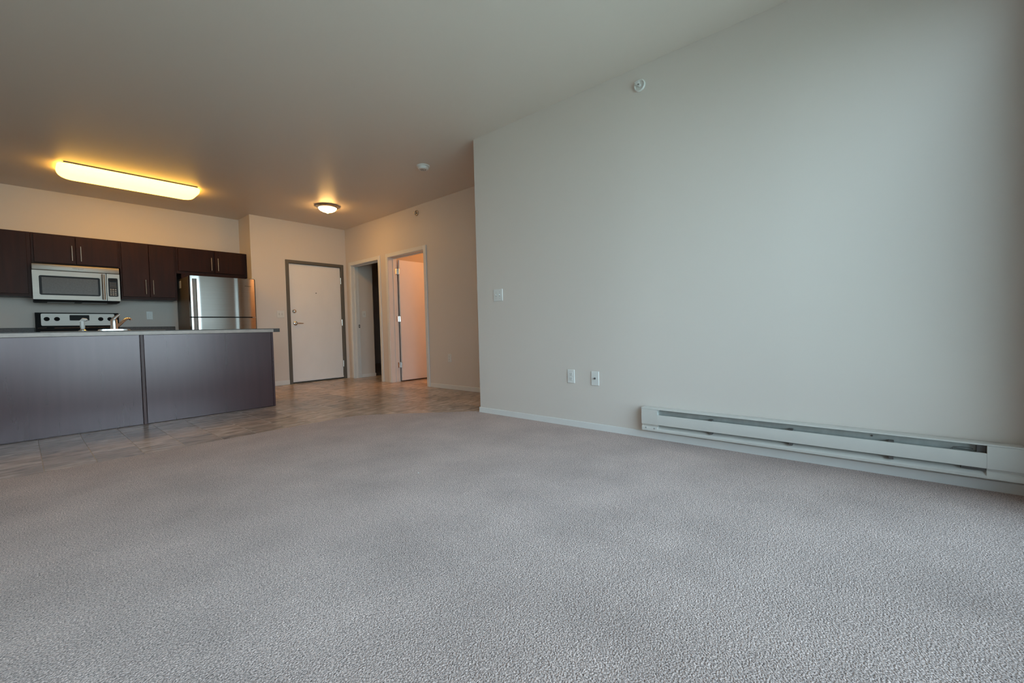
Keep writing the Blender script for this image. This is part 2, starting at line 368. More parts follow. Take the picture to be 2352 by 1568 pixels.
# ---------------------------------------------------------------- entry door (door_1)
d = struct_root('door_1', (3.45, Y1, 0))
B().box(2.944, 2.996, Y1 - .016, Y1 + .10, 0, 2.085, .004).box(3.904, 3.956, Y1 - .016, Y1 + .10, 0, 2.085, .004).box(2.996, 3.904, Y1 - .016, Y1 + .10, 2.033, 2.085, .004).obj('frame', 'steel_frame', d, 'grey painted steel frame')
B().box(2.9995, 3.9005, Y1 + .018, Y1 + .062, .03, 2.0295, .002).obj('slab', 'door', d)
B().box(3.0, 3.9, Y1 + .008, Y1 + .02, .026, .062, .002).obj('door_sweep', 'door', d)
B().box(2.996, 3.904, Y1 - .01, Y1 + .09, 0.0, .012, .003).obj('threshold', 'steel_frame', d)
B().lathe([(0, -.002), (.009, -.002), (.009, -.005), (.005, -.006), (0, -.006)], (3.449, Y1 + .02, 1.548), 'y', 16).obj('peephole', 'darkprint', d)
B().lathe([(.032, 0), (.033, -.006), (.029, -.012), (.012, -.014), (.011, -.02), (0, -.02)], (3.068, Y1 + .018, 1.226), 'y', 24).box(3.064, 3.072, Y1 - .016, Y1 + .0, 1.212, 1.24, .002).obj('deadbolt', 'nickel', d)
B().lathe([(.035, 0), (.036, -.006), (.03, -.012), (.013, -.016), (.013, -.04), (0, -.04)], (3.078, Y1 + .018, 1.022), 'y', 24).tube([(3.076, Y1 - .024, 1.022), (3.10, Y1 - .027, 1.023), (3.15, Y1 - .026, 1.022), (3.195, Y1 - .022, 1.019)], [.011, .010, .009, .007], 10).obj('lever_handle', 'nickel', d)
for z in (1.79, 1.03, .277):
    B().tube([(3.903, Y1 + .004, z - .056), (3.903, Y1 + .004, z + .056)], .0075, 10).box(3.897, 3.9035, Y1 + .006, Y1 + .04, z - .05, z + .05).obj('hinge', 'nickel', d)

# ---------------------------------------------------------------- hall openings
def opening(name, D, casing_x):
    y0, y1, h = D; r = struct_root(name, (XR2, (y0 + y1) / 2, 0)); cw = .062
    B().box(XR2 - .016, XR2, y1 + .005, y1 + .005 + cw, 0, h + .005 + cw, .004).box(XR2 - .016, XR2, y0 - .005 - cw, y0 - .005, 0, h + .005 + cw, .004).box(XR2 - .016, XR2, y0 - .005, y1 + .005, h + .005, h + .005 + cw, .004).obj('casing', 'trim', r)
    B().box(XR2 - .004, casing_x, y1, y1 + T, 0, h + T).box(XR2 - .004, casing_x, y0 - T, y0, 0, h + T).box(XR2 - .004, casing_x, y0, y1, h, h + T).obj('jamb', 'trim', r)
    s0 = casing_x - .085
    B().box(s0, s0 + .035, y1 - .011, y1, 0, h, .003).box(s0, s0 + .035, y0, y0 + .011, 0, h, .003).box(s0, s0 + .035, y0 + .011, y1 - .011, h - .011, h, .003).obj('door_stop', 'trim', r)
    return r
r2 = opening('door_2', D2, XR2 + .137)
st = B().box(4.122, 4.148, D2[1] - .0035, D2[1] - .0001, .925, .985, .001).obj('strike_plate', 'darkprint', r2)
B().box(4.130, 4.138, D2[1] - .0040, D2[1] - .0034, .945, .965).obj('latch_hole', 'plate', st)
r3 = opening('door_3', D3, XR2 + .16)
B().box(4.188, 5.03, 6.062, 6.097, .018, 2.03, .002).obj('slab', 'door', r3)
for z in (1.84, 1.05, .28):
    B().tube([(4.180, 6.090, z - .05), (4.180, 6.090, z + .05)], .0085, 10).box(4.13, 4.178, 6.095, 6.0998, z - .045, z + .045, .001).box(4.180, 4.1885, 6.058, 6.090, z - .045, z + .045).obj('hinge', 'chrome' if z < 1.5 else 'nickel', r3)

# lamp in the room behind the open door (its glow tints the slab)
bl = bpy.data.lights.new('bath_lamp', 'POINT'); bl.energy = BATH; bl.color = (1.0, 0.46, 0.16); bl.shadow_soft_size = .12
bo = bpy.data.objects.new('bath_lamp', bl); COL.objects.link(bo); bo.location = (5.35, 4.75, 2.35)

# ================================================================= THINGS
# ---------------------------------------------------------------- upper cabinets
YF = 7.655                                 # door front plane
YB = YF + .02                              # carcase front plane
def bar_handle(x, za, zb, parent, yf=YF):
    B().tube([(x, yf - .03, za), (x, yf - .03, zb)], .0058, 10).tube([(x, yf + .001, za + .02), (x, yf - .03, za + .02)], .0045, 8).tube([(x, yf + .001, zb - .02), (x, yf - .03, zb - .02)], .0045, 8).obj('handle', 'nickel', parent)
def upper(label, x0, x1, z0, z1, doors, dz0, dz1, handles):
    t = thing('wall_cabinet', label, 'cabinet', ((x0 + x1) / 2, (YB + Y2) / 2, z0), 'upper kitchen cabinets')
    B().box(x0, x1, YB, Y2 - .002, z0, z1, .0015).obj('carcass', 'wood', t)
    for (a, c), hx in zip(doors, handles):
        dr = B().box(a, c, YF, YB - .001, dz0, dz1, .002).obj('door', 'wood', t)
        if hx: bar_handle(hx[0], hx[1], hx[2], dr)
    return t
ZT = 2.137
upper('dark brown wall cabinet left of the microwave, cut off by the picture edge', -.62, .1365, 1.372, ZT, [(-.59, -.262), (-.256, .103)], 1.398, 2.118, [(-.30, 1.44, 1.63), (-.215, 1.44, 1.63)])
upper('short dark brown double-door wall cabinet above the microwave', .1375, .9225, 1.775, ZT, [(.160, .5105), (.5165, .905)], 1.786, 2.118, [(.479, 1.822, 2.008), (.557, 1.822, 2.008)])
upper('tall dark brown double-door wall cabinet between microwave and refrigerator', .9235, 1.524, 1.368, ZT, [(.938, 1.2165), (1.2225, 1.502)], 1.402, 2.118, [(1.174, 1.438, 1.635), (1.254, 1.438, 1.635)])
fc = upper('dark brown double-door wall cabinet above the refrigerator', 1.525, XJ - .002, 1.757, ZT, [(1.548, 1.976), (1.998, 2.40)], 1.796, 2.118, [(1.9475, 1.826, 2.017), (2.032, 1.826, 2.017)])
B().box(1.580, 2.40, YB + .002, YB + .014, 1.688, 1.7568).box(1.580, 1.592, YB + .014, Y2 - .003, 1.688, 1.7568).obj('filler_strip', 'wood', fc)

# ---------------------------------------------------------------- base cabinets and worktops at the kitchen wall
def base(label, x0, x1, doors):
    t = thing('base_cabinet', label, 'cabinet', ((x0 + x1) / 2, 7.68, 0), 'lower kitchen cabinets')
    B().box(x0, x1, 7.40, Y2 - .002, .10, .873).box(x0, x1, 7.47, Y2 - .002, 0, .10).obj('carcass', 'wood', t)
    for a, c, hx in doors:
        dr = B().box(a, c, 7.38, 7.399, .12, .70, .002).obj('door', 'wood', t); bar_handle(hx, .5, .68, dr, 7.38)
        dw = B().box(a, c, 7.38, 7.399, .71, .86, .002).obj('drawer', 'wood', t)
        B().tube([((a + c) / 2 - .08, 7.35, .785), ((a + c) / 2 + .08, 7.35, .785)], .0058, 8).tube([((a + c) / 2 - .06, 7.35, .785), ((a + c) / 2 - .06, 7.381, .785)], .0045, 8).tube([((a + c) / 2 + .06, 7.35, .785), ((a + c) / 2 + .06, 7.381, .785)], .0045, 8).obj('handle', 'nickel', dw)
base('dark brown base cabinet left of the range behind the island', -.62, .140, [(-.60, -.24, -.28), (-.23, .125, -.19)])
base('dark brown base cabinet between range and refrigerator behind the island', .914, 1.535, [(.93, 1.22, 1.18), (1.23, 1.52, 1.27)])
def worktop(label, x0, x1):
    t = thing('worktop', label, 'worktop', ((x0 + x1) / 2, 7.66, .875), 'kitchen wall worktops')
    B().box(x0, x1, 7.365, Y2 - .002, .875, .914, .004).obj('slab', 'counter', t)
    B().box(x0, x1, Y2 - .022, Y2 - .002, .9142, 1.0, .003).obj('backsplash', 'counter', t)
worktop('dark laminate worktop on the wall side, left of the range', -.62, .1405)
worktop('dark laminate worktop on the wall side, right of the range', .9135, 1.538)

# ---------------------------------------------------------------- microwave
XA, XB_ = .133, .901; YM = 7.58
t = thing('microwave', 'stainless steel over-the-range microwave under the short wall cabinet', 'microwave', (.517, 7.78, 1.33))
B().box(XA + .004, XB_ - .004, YM + .03, Y2 - .003, 1.315, 1.772, .003).obj('housing', 'black_plastic', t)
v = B().box(XA, XB_, YM, YM + .03, 1.685, 1.757, .006, 2).obj('vent_strip', 'steel', t)
text_obj('lettering', 'Whirlpool', .024, 'darkprint', v, (.517, YM - .0004, 1.722), (math.radians(90), 0, 0), italic=.25)
def ring_frame(b, x0, x1, z0, z1, ix0, ix1, iz0, iz1, y0, y1, n=6, r=.018):
    """plate with a rounded rectangular hole"""
    t = bmesh.new()
    outer = [(x0, z0), (x1, z0), (x1, z1), (x0, z1)]
    inner = []; cs = [(ix0 + r, iz0 + r, 180), (ix1 - r, iz0 + r, 270), (ix1 - r, iz1 - r, 0), (ix0 + r, iz1 - r, 90)]
    for cx, cz, a0 in cs: inner.append([(cx + r * math.cos(math.radians(a0 + 90 * k / n)), cz + r * math.sin(math.radians(a0 + 90 * k / n))) for k in range(n + 1)])
    def V(p, y): return t.verts.new((p[0], y, p[1]))
    for yy in (y0, y1):
        ov = [V(p, yy) for p in outer]; iv = [[V(p, yy) for p in q] for q in inner]
        for i in range(4):
            for k in range(n): t.faces.new((ov[i], iv[i][k], iv[i][k + 1]))
            t.faces.new((ov[i], iv[i][n], iv[(i + 1) % 4][0], ov[(i + 1) % 4]))
        if yy == y0: A = (ov, iv)
    Bv = (ov, iv)
    for i in range(4): t.faces.new((A[0][i], A[0][(i + 1) % 4], Bv[0][(i + 1) % 4], Bv[0][i]))
    fa = [p for q in A[1] for p in q]; fb = [p for q in Bv[1] for p in q]
    for k in range(len(fa)): t.faces.new((fa[k], fa[(k + 1) % len(fa)], fb[(k + 1) % len(fa)], fb[k]))
    bmesh.ops.recalc_face_normals(t, faces=t.faces); b._add(t); return b
dm = ring_frame(B(), XA, .770, 1.332, 1.680, .186, .714, 1.386, 1.620, YM, YM + .03).obj('door', 'steel', t)
B().box(.18, .72, YM + .006, YM + .02, 1.38, 1.626).obj('window_rim', 'black_glass', dm)
B().box(.208, .694, YM + .004, YM + .0065, 1.402, 1.600, .001).obj('window', 'smoke_glass', dm)
B().prism([(.728 + .014 + .014 * math.cos(a), YM - .032 + .012 * math.sin(a)) for a in [2 * math.pi * k / 14 for k in range(14)]], 'z', 1.345, 1.668).box(.734, .75, YM - .03, YM + .001, 1.36, 1.385).box(.734, .75, YM - .03, YM + .001, 1.628, 1.653).obj('handle', 'steel', dm)
cp_ = ring_frame(B(), .776, XB_, 1.332, 1.680, .789, .882, 1.388, 1.628, YM, YM + .03, r=.012).obj('control_panel', 'steel', t)
B().box(.785, .886, YM + .005, YM + .015, 1.384, 1.632).obj('keypad_glass', 'black_glass', cp_)
B().box(.80, .871, YM + .0035, YM + .0055, 1.59, 1.615).obj('display', 'display', cp_)
kb = B()
for i in range(4):
    for j in range(3): kb.box(.804 + j * .023, .820 + j * .023, YM + .0038, YM + .0052, 1.405 + i * .024, 1.418 + i * .024, .001)
for i in range(4): kb.box(.803, .867, YM + .0042, YM + .0052, 1.51 + i * .018, 1.513 + i * .018)
kb.obj('keypad', 'print', cp_)['kind'] = 'stuff'
bt = B().box(XA + .01, XB_ - .01, YM + .012, YM + .3, 1.306, 1.315, .002).obj('bottom_plate', 'black_plastic', t)
for xa, xb in ((.25, .48), (.55, .78)): B().box(xa, xb, YM + .06, YM + .26, 1.302, 1.3065).obj('grease_filter', 'print', bt)

# ---------------------------------------------------------------- range
t = thing('range', 'freestanding electric range with silver control panel behind the island', 'range', (.527, 7.66, 0))
B().box(.146, .908, 7.375, 7.955, .03, .90, .004).obj('body', 'black_plastic', t)
B().box(.142, .912, 7.355, 7.90, .900, .918, .005, 2).obj('cooktop', 'black_glass', t)
for cx, cy, r in ((.33, 7.50, .09), (.72, 7.50, .10), (.33, 7.74, .075), (.72, 7.74, .075)): B().lathe([(r, .9182), (r, .9188), (r - .006, .9188), (r - .006, .9182)], (cx, cy, 0), 'z', 32).obj('burner_ring', 'print', t)
B().prism([(7.875, .918), (7.955, .918), (7.955, 1.188), (7.915, 1.188), (7.895, 1.18)], 'x', .144, .909).obj('backguard', 'black_plastic', t)
for xa, xb in ((.160, .235), (.30, .86)): B().tube([(xa, 7.868, .992), (xb, 7.868, .995)], .0037, 8).obj('vent_trim', 'chrome', t)
def rrect(x0, x1, z0, z1, r, n=5):
    p = []
    for cx, cz, a0 in ((x1 - r, z1 - r, 0), (x0 + r, z1 - r, 90), (x0 + r, z0 + r, 180), (x1 - r, z0 + r, 270)):
        p += [(cx + r * math.cos(math.radians(a0 + 90 * k / n)), cz + r * math.sin(math.radians(a0 + 90 * k / n))) for k in range(n + 1)]
    return p
# the panel lies on the sloping face of the backguard: y = YP(z)
def YP(z): return 7.875 + (z - .918) / (1.18 - .918) * .02
cpn = B().prism(rrect(.192, .864, 1.022, 1.174, .014), 'y', YP(1.1) - .008, YP(1.1) + .006).obj('control_panel', 'steel_dull', t)
B().prism(rrect(.440, .621, 1.087, 1.157, .008), 'y', YP(1.1) - .0105, YP(1.1) - .007).obj('display', 'display', cpn)
for x in (.241, .329, .729, .819):
    B().lathe([(.026, 0), (.025, -.006), (.019, -.010), (.017, -.026), (0, -.027)], (x, YP(1.1) - .007, 1.106), 'y', 20).box(x - .004, x + .004, YP(1.1) - .038, YP(1.1) - .03, 1.088, 1.124, .002).obj('knob', 'black_plastic', cpn)
od = B().box(.150, .904, 7.345, 7.374, .22, .80, .006, 2).obj('oven_door', 'black_glass', t)
B().tube([(.20, 7.30, .75), (.85, 7.30, .75)], .011, 10).tube([(.23, 7.30, .75), (.23, 7.346, .75)], .008, 8).tube([(.82, 7.30, .75), (.82, 7.346, .75)], .008, 8).obj('handle', 'steel', od)
B().box(.150, .904, 7.35, 7.374, .05, .21, .005).obj('drawer', 'black_plastic', t)
B().box(.16, .89, 7.40, 7.9, 0, .03).obj('foot', 'black_plastic', t)

# ---------------------------------------------------------------- refrigerator
FX0, FX1, FY = 1.572, 2.402, 7.220
t = thing('refrigerator', 'stainless top-freezer refrigerator with grey sides beside the entry wall', 'refrigerator', ((FX0 + FX1) / 2, 7.6, 0))
B().box(FX0, FX1 - .004, FY + .075, 7.94, .02, 1.684, .004).obj('cabinet', 'fridge_side', t)
B().box(FX0 + .012, FX1 - .016, FY + .058, FY + .078, .06, 1.68).obj('gasket', 'black_plastic', t)
def fdoor(z0, z1, zg, name):
    # bowed door outline seen from above, with a recessed vertical grip pocket near the left edge (up to zg)
    edge = [(FX0, FY + .058), (FX0, FY + .010), (FX0 + .004, FY + .003), (FX0 + .010, FY), (FX0 + .030, FY - .004)]
    pocket = [(FX0 + .034, FY - .002), (FX0 + .037, FY + .018), (FX0 + .074, FY + .018), (FX0 + .077, FY - .003)]
    n = 48; xa = FX0 + .083; xb = FX1 - .008; y = FY - .008; face = [(xa, y)]
    def slope(q):                       # flat middle, rolled left edge, crowned right side; ripple added for a bright reflection band
        return -.12 * max(0, 1 - q / .06) + .30 * max(0, (q - .62) / .38) ** 1.3 - .09 * math.exp(-((q - .655) / .035) ** 2)
    for k in range(1, n + 1):
        q = (k - .5) / n; y += slope(q) * (xb - xa) / n
        face.append((xa + k / n * (xb - xa), y))
    face += [(FX1 - .002, y + .004), (FX1, y + .012), (FX1, FY + .058)]
    b = B().prism(edge + pocket + face, 'z', z0, zg)
    if zg < z1: b.prism(edge + face, 'z', zg, z1)
    return b.obj(name, 'steel_f', t)
B().box(FX0 - .0022, FX0 - .0001, 7.685, 7.785, 1.550, 1.655, .0005).obj('sticker', 'plate', t, 'white label on the side')
fz = fdoor(1.118, 1.687, 1.648, 'freezer_door'); ff = fdoor(.06, 1.103, 1.103, 'refrigerator_door')
for dd, za, zb in ((fz, 1.1185, 1.647), (ff, .55, 1.1025)):
    B().box(FX0 + .0375, FX0 + .0735, FY + .0165, FY + .0182, za, zb).obj('grip_strip', 'grip', dd)
text_obj('lettering', 'Whirlpool', .020, 'darkprint', fz, (2.29, FY - .0145, 1.578), (math.radians(90), 0, 0), italic=.25)
B().box(FX1 - .07, FX1 - .01, FY + .02, FY + .06, 1.687, 1.697, .002).obj('hinge', 'chrome', t)
B().box(FX1 - .06, FX1 - .004, FY + .012, FY + .05, 1.1045, 1.1165).obj('hinge', 'chrome', t)
B().box(FX0 + .02, FX1 - .02, FY + .08, 7.9, 0, .02).box(FX0 + .02, FX1 - .02, FY + .06, FY + .08, .012, .058).obj('toe_grille', 'black_plastic', t)

# ---------------------------------------------------------------- island
YI = 5.416
t = thing('kitchen_island', 'long dark brown kitchen island with plain back panels on vinyl floor', 'island', (.55, 5.74, 0))
B().box(-.85, 1.940, YI + .018, YI + .036, 0.001, .871).box(-.85, 1.940, 6.00, 6.018, .1, .871).box(-.85, -.832, YI + .036, 6.0, .001, .871).box(1.922, 1.940, YI + .036, 6.0, .001, .871).box(-.832, 1.922, YI + .036, 6.0, .09, .108).obj('carcass', 'wood2', t)
B().box(-.85, .7625, YI, YI + .017, .006, .871, .0015).obj('back_panel', 'wood2', t)
B().box(.7955, 1.938, YI, YI + .017, .003, .871, .0015).obj('back_panel', 'wood2', t)
B().box(.7675, .7905, YI - .004, YI + .017, .001, .871, .002).obj('batten', 'wood_edge', t, 'narrow upright strip between the panels')
B().box(1.9405, 1.963, YI + .002, 6.018, .001, .871, .002).obj('end_panel', 'wood2', t)
for a, c, hx in ((-.84, -.39, -.43), (-.38, .07, .03), (.08, .53, .49), (.54, .99, .58), (1.0, 1.45, 1.04), (1.46, 1.91, 1.5)):
    dr = B().box(a, c, 6.019, 6.038, .12, .86, .002).obj('door', 'wood', t)
    B().tube([(hx, 6.068, .62), (hx, 6.068, .80)], .0058, 8).tube([(hx, 6.037, .64), (hx, 6.068, .64)], .0045, 6).tube([(hx, 6.037, .78), (hx, 6.068, .78)], .0045, 6).obj('handle', 'nickel', dr)
SX0, SX1, SY0, SY1 = .14, .98, 5.575, 5.985      # sink cut-out
t = thing('island_worktop', 'dark laminate worktop on the kitchen island, overhanging at its right end', 'worktop', (.55, 5.74, .872))
WX0, WX1, WY0, WY1 = -.88, 2.027, 5.383, 6.075
B().box(WX0, SX0, WY0 + .003, WY1, .872, .9135).box(SX1, WX1 - .001, WY0 + .003, WY1, .872, .9135).box(SX0, SX1, WY0 + .003, SY0, .872, .9135).box(SX0, SX1, SY1, WY1, .872, .9135).box(WX0, WX1, WY0 - .0005, WY0 + .003, .9057, .9135).box(1.9575, WX1, WY0, WY0 + .003, .872, .9057).obj('slab', 'counter', t)
B().box(WX0, 1.957, WY0, WY0 + .0025, .872, .9055, .0006).obj('edge_band', 'counter_edge', t, 'paler edge band along the front')
t = thing('sink', 'stainless double-bowl drop-in sink set in the island worktop', 'sink', (.56, 5.80, .80))
b = B(); rim = .012
b.box(SX0 - rim, SX1 + rim, SY0 - rim, SY0 + .10, .9138, .9185, .002).box(SX0 - rim, SX1 + rim, SY1 - .014, SY1 + rim, .9138, .9185, .002).box(SX0 - rim, SX0 + .02, SY0 + .10, SY1 - .014, .9138, .9185, .002).box(SX1 - .02, SX1 + rim, SY0 + .10, SY1 - .014, .9138, .9185, .002).box(.545, .575, SY0 + .10, SY1 - .014, .9138, .9185, .002)
b.obj('rim', 'steel', t)
for a, c in ((SX0 + .02, .545), (.575, SX1 - .02)):
    yb0, yb1 = SY0 + .10, SY1 - .014
    bw = B().box(a, a + .003, yb0, yb1, .80, .914).box(c - .003, c, yb0, yb1, .80, .914).box(a, c, yb0, yb0 + .003, .80, .914).box(a, c, yb1 - .003, yb1, .80, .914).box(a, c, yb0, yb1, .797, .80).obj('bowl', 'steel', t)
    B().lathe([(0, .8002), (.04, .8002), (.042, .803), (.03, .804), (0, .8015)], ((a + c) / 2, (yb0 + yb1) / 2, 0), 'z', 20).obj('drain', 'chrome', bw)
# faucet: deck plate, body, lever, swivelled spout
FXC, FYC, FZ = .612, 5.622, .9187
t = thing('faucet', 'chrome single-lever faucet on an oval deck plate at the island sink', 'faucet', (FXC, FYC, FZ))
el = []
for k in range(28):
    a = 2 * math.pi * k / 28; c_, s_ = math.cos(a), math.sin(a)
    el.append((FXC + .118 * math.copysign(abs(c_) ** .8, c_), FYC + .029 * math.copysign(abs(s_) ** .8, s_)))
B().prism(el, 'z', FZ, FZ + .010).prism([(FXC + (x - FXC) * .93, FYC + (y - FYC) * .86) for x, y in el], 'z', FZ + .010, FZ + .0145).obj('deck_plate', 'chrome', t)
B().lathe([(.030, .014), (.029, .03), (.0265, .055), (.0265, .098), (.024, .108), (.014, .114), (0, .115)], (FXC, FYC, FZ), 'z', 24).obj('body', 'chrome', t)
B().tube([(FXC - .005, FYC, FZ + .108), (FXC + .012, FYC - .006, FZ + .128), (FXC + .03, FYC - .012, FZ + .147), (FXC + .043, FYC - .016, FZ + .158)], [.019, .014, .011, .007], 10).obj('lever', 'chrome', t)
B().tube([(FXC + .014, FYC + .008, FZ + .036), (FXC + .045, FYC + .03, FZ + .062), (FXC + .078, FYC + .055, FZ + .098), (FXC + .098, FYC + .07, FZ + .115), (FXC + .118, FYC + .086, FZ + .121), (FXC + .133, FYC + .097, FZ + .117), (FXC + .137, FYC + .10, FZ + .104)], [.015, .0135, .012, .011, .0105, .0105, .011], 12).obj('spout', 'chrome', t)
t = thing('side_sprayer', 'pale plastic side sprayer standing in the sink deck left of the faucet', 'sprayer', (.396, 5.622, FZ))
B().lathe([(.029, 0), (.028, .006), (.020, .012), (.017, .02), (0, .02)], (.396, 5.622, FZ), 'z', 20).obj('base', 'chrome', t)
B().tube([(.396, 5.622, FZ + .018), (.395, 5.622, FZ + .045), (.394, 5.622, FZ + .075), (.396, 5.622, FZ + .092)], [.0145, .018, .0155, .0165], 12).tube([(.390, 5.626, FZ + .092), (.402, 5.618, FZ + .106), (.418, 5.606, FZ + .104), (.424, 5.602, FZ + .097)], [.014, .017, .014, .012], 12).obj('spray_head', 'plate', t)
B().tube([(.384, 5.615, FZ + .096), (.372, 5.612, FZ + .086)], [.006, .004], 8).obj('trigger', 'plate', t)

# ---------------------------------------------------------------- ceiling fixtures
LX0, LX1, LY0, LY1 = .338, 1.605, 6.545, 6.965
t = thing('ceiling_light', 'long lit fluorescent ceiling light with pale wrap lens above the kitchen', 'light', ((LX0 + LX1) / 2, (LY0 + LY1) / 2, H))
B().box(LX0 + .045, LX1 - .045, LY0 - .004, LY1 - .03, H - .011, H - .0005, .002).obj('pan', 'steel_frame', t)  # pan coloured dark to draw the shadow line against the ceiling
def pillow(x0, x1, y0, y1, zt, zb, n=10):
    t = bmesh.new(); cx, cy, hx, hy = (x0 + x1) / 2, (y0 + y1) / 2, (x1 - x0) / 2, (y1 - y0) / 2; rings = []
    for k in range(n + 1):
        a = math.pi / 2 * k / n; ins = .105 * (1 - math.cos(a)) ** 1.0; z = zt - (zt - zb) * math.sin(a) ** .9
        ring = []; r = max(.03, .10 - ins * .5)
        for px, py in rrect(cx - hx + ins, cx + hx - ins, cy - hy + ins, cy + hy - ins, r, 6): ring.append(t.verts.new((px, py, z)))
        rings.append(ring)
    for a, c in zip(rings, rings[1:]):
        for i in range(len(a)): t.faces.new((a[i], a[(i + 1) % len(a)], c[(i + 1) % len(a)], c[i]))
    t.faces.new(rings[-1]); t.faces.new(rings[0][::-1]); bmesh.ops.recalc_face_normals(t, faces=t.faces); return t
b = B(); b._add(pillow(LX0, LX1, LY0 + .005, LY1, H - .0115, H - .105)); b.obj('lens', 'lens', t)
DC = (3.085, 6.235)
t = thing('ceiling_light', 'small round lit dome ceiling light with bronze ring near the entry door', 'light', (*DC, H))
B().lathe([(.10, 0), (.163, -.0005), (.165, -.012), (.150, -.026), (.128, -.034), (.122, -.030), (.10, -.02), (0, -.02)], (*DC, H), 'z', 36).obj('ring', 'nickel', t)
B().lathe([(.126, -.032), (.122, -.045), (.105, -.064), (.078, -.079), (.045, -.088), (0, -.091)], (*DC, H), 'z', 36).obj('glass_bowl', 'dome_glass', t)
B().lathe([(.024, -.089), (.02, -.094), (.017, -.102), (.010, -.106), (0, -.107)], (*DC, H), 'z', 16).obj('finial', 'dome_glass', t)
t = thing('smoke_detector', 'white round smoke detector on the ceiling near the right wall corner', 'detector', (3.115, 3.975, H))
c = (3.115, 3.975, H)
B().lathe([(0, 0), (.074, 0), (.075, -.010), (.070, -.014), (0, -.014)], c, 'z', 32).obj('base', 'plate', t)
cv = B().lathe([(.061, -.0142), (.061, -.032), (.053, -.042), (.035, -.044), (0, -.044)], c, 'z', 32).obj('cover', 'plate', t)
B().lathe([(.03, -.0438), (.03, -.0452), (.024, -.0452), (.024, -.0438)], c, 'z', 24).box(c[0] - .014, c[0] + .004, c[1] - .004, c[1] + .004, H - .0465, H - .0438).obj('test_button', 'darkprint', cv)

# ---------------------------------------------------------------- sprinklers on the walls
def sprinkler(label, x, y, z, m):
    t = thing('sprinkler', label, 'sprinkler', (x, y, z), 'sidewall sprinklers')
    B().lathe([(.030, 0), (.043, -.0005), (.044, -.006), (.041, -.013), (.037, -.015), (.033, -.012), (.031, -.003), (0, -.003)], (x, y, z), 'x', 28).obj('escutcheon', m, t)
    B().lathe([(.012, -.004), (.012, -.026), (.008, -.028), (0, -.028)], (x, y, z), 'x', 12).tube([(x - .026, y + .011, z), (x - .04, y + .013, z), (x - .052, y + .004, z)], .0032, 6).tube([(x - .026, y - .011, z), (x - .04, y - .013, z), (x - .052, y - .004, z)], .0032, 6).obj('frame_arms', m, t)
    B().tube([(x - .027, y, z), (x - .05, y, z)], .003, 8).obj('glass_bulb', 'darkprint', t)
    B().box(x - .055, x - .052, y - .016, y + .016, z - .010, z + .004, .001).box(x - .062, x - .030, y - .016, y + .016, z + .004, z + .0065, .001).obj('deflector', m, t)
sprinkler('white sidewall sprinkler high on the large right wall', XR, 1.332, 2.594, 'plate')
sprinkler('small sidewall sprinkler above the open doorway on the hall wall', XR2, 5.305, 2.622, 'nickel')

# ---------------------------------------------------------------- switches and outlets.  f(u, w, z) -> box on a wall
def wall_plate(kind, label, wall, u, z, w, h, gangs=1):
    """wall 'x': plate on a wall facing -x at x=wall[1], u runs along y; 'y': on a wall facing -y, u runs along x"""
    ax, pos = wall
    def bx(b, u0, u1, z0, z1, d0, d1, bev=.0008):
        return b.box(pos - d1, pos - d0, u0, u1, z0, z1, bev) if ax == 'x' else b.box(u0, u1, pos - d1, pos - d0, z0, z1, bev)
    loc = (pos, u, z) if ax == 'x' else (u, pos, z)
    cat = 'switch' if kind.endswith('switch') else 'outlet'
    t = thing(kind, label, cat, loc, 'wall plates')
    bx(B(), u - w / 2, u + w / 2, z - h / 2, z + h / 2, 0, .0065, .0035).obj('cover_plate', 'plate', t)
    if kind == 'light_switch':
        for k in range(gangs):
            c = u + (k - (gangs - 1) / 2) * .046
            tg = bx(bx(B(), c - .005, c + .005, z - .011, z + .011, .006, .0085), c - .0038, c + .0038, z + .001, z + .009, .0085, .019, .0015).obj('toggle', 'plate', t)
            bx(B(), c - .0075, c + .0075, z - .0135, z + .0135, .0062, .0072, .0003).obj('toggle_slot', 'print', tg)
            for zz in (z + .03, z - .03): bx(B(), c - .0025, c + .0025, zz - .0025, zz + .0025, .006, .0075).obj('screw', 'print', t)
    elif kind == 'power_outlet':
        for s in (-1, 1):
            rc = bx(B(), u - .0165, u + .0165, z + s * .0195 - .0145, z + s * .0195 + .0145, .006, .0085, .0012).obj('receptacle', 'plate', t)
            bx(bx(bx(B(), u - .008, u - .0055, z + s * .0195 - .002, z + s * .0195 + .007, .008, .0088, 0), u + .0055, u + .008, z + s * .0195 - .002, z + s * .0195 + .006, .008, .0088, 0), u - .002, u + .002, z + s * .0195 - .010, z + s * .0195 - .006, .008, .0088, 0).obj('slots', 'darkprint', rc)['kind'] = 'stuff'
    elif kind == 'decorator_switch':
        bx(B(), u - .0165, u + .0165, z - .0335, z + .0335, .006, .0095, .001).obj('rocker', 'plate', t)
    else:
        if ax == 'x': B().lathe([(.008, -.006), (.008, -.010), (.0048, -.010), (.0048, -.022), (0, -.022)], (pos, u, z), 'x', 12).obj('coax_jack', 'darkprint', t)
    return t
wall_plate('light_switch', 'white double toggle light switch on the right wall near its corner', ('x', XR), 2.789, 1.168, .118, .117, 2)
wall_plate('power_outlet', 'white power outlet low on the right wall, left of the cable jack', ('x', XR), 1.977, .428, .072, .115)
wall_plate('cable_outlet', 'white plate with a dark cable jack low on the right wall', ('x', XR), 1.748, .423, .071, .116)
wall_plate('power_outlet', 'white power outlet low on the hall wall right of the open doorway', ('x', XR2), 4.650, .444, .072, .117)
wall_plate('light_switch', 'white double light switch on the entry wall left of the grey-framed door', ('y', Y1), 2.842, 1.175, .117, .115, 2)
wall_plate('decorator_switch', 'white rectangular wall plate on the kitchen wall below the tall wall cabinet', ('y', Y2), 1.250, 1.16, .072, .115)
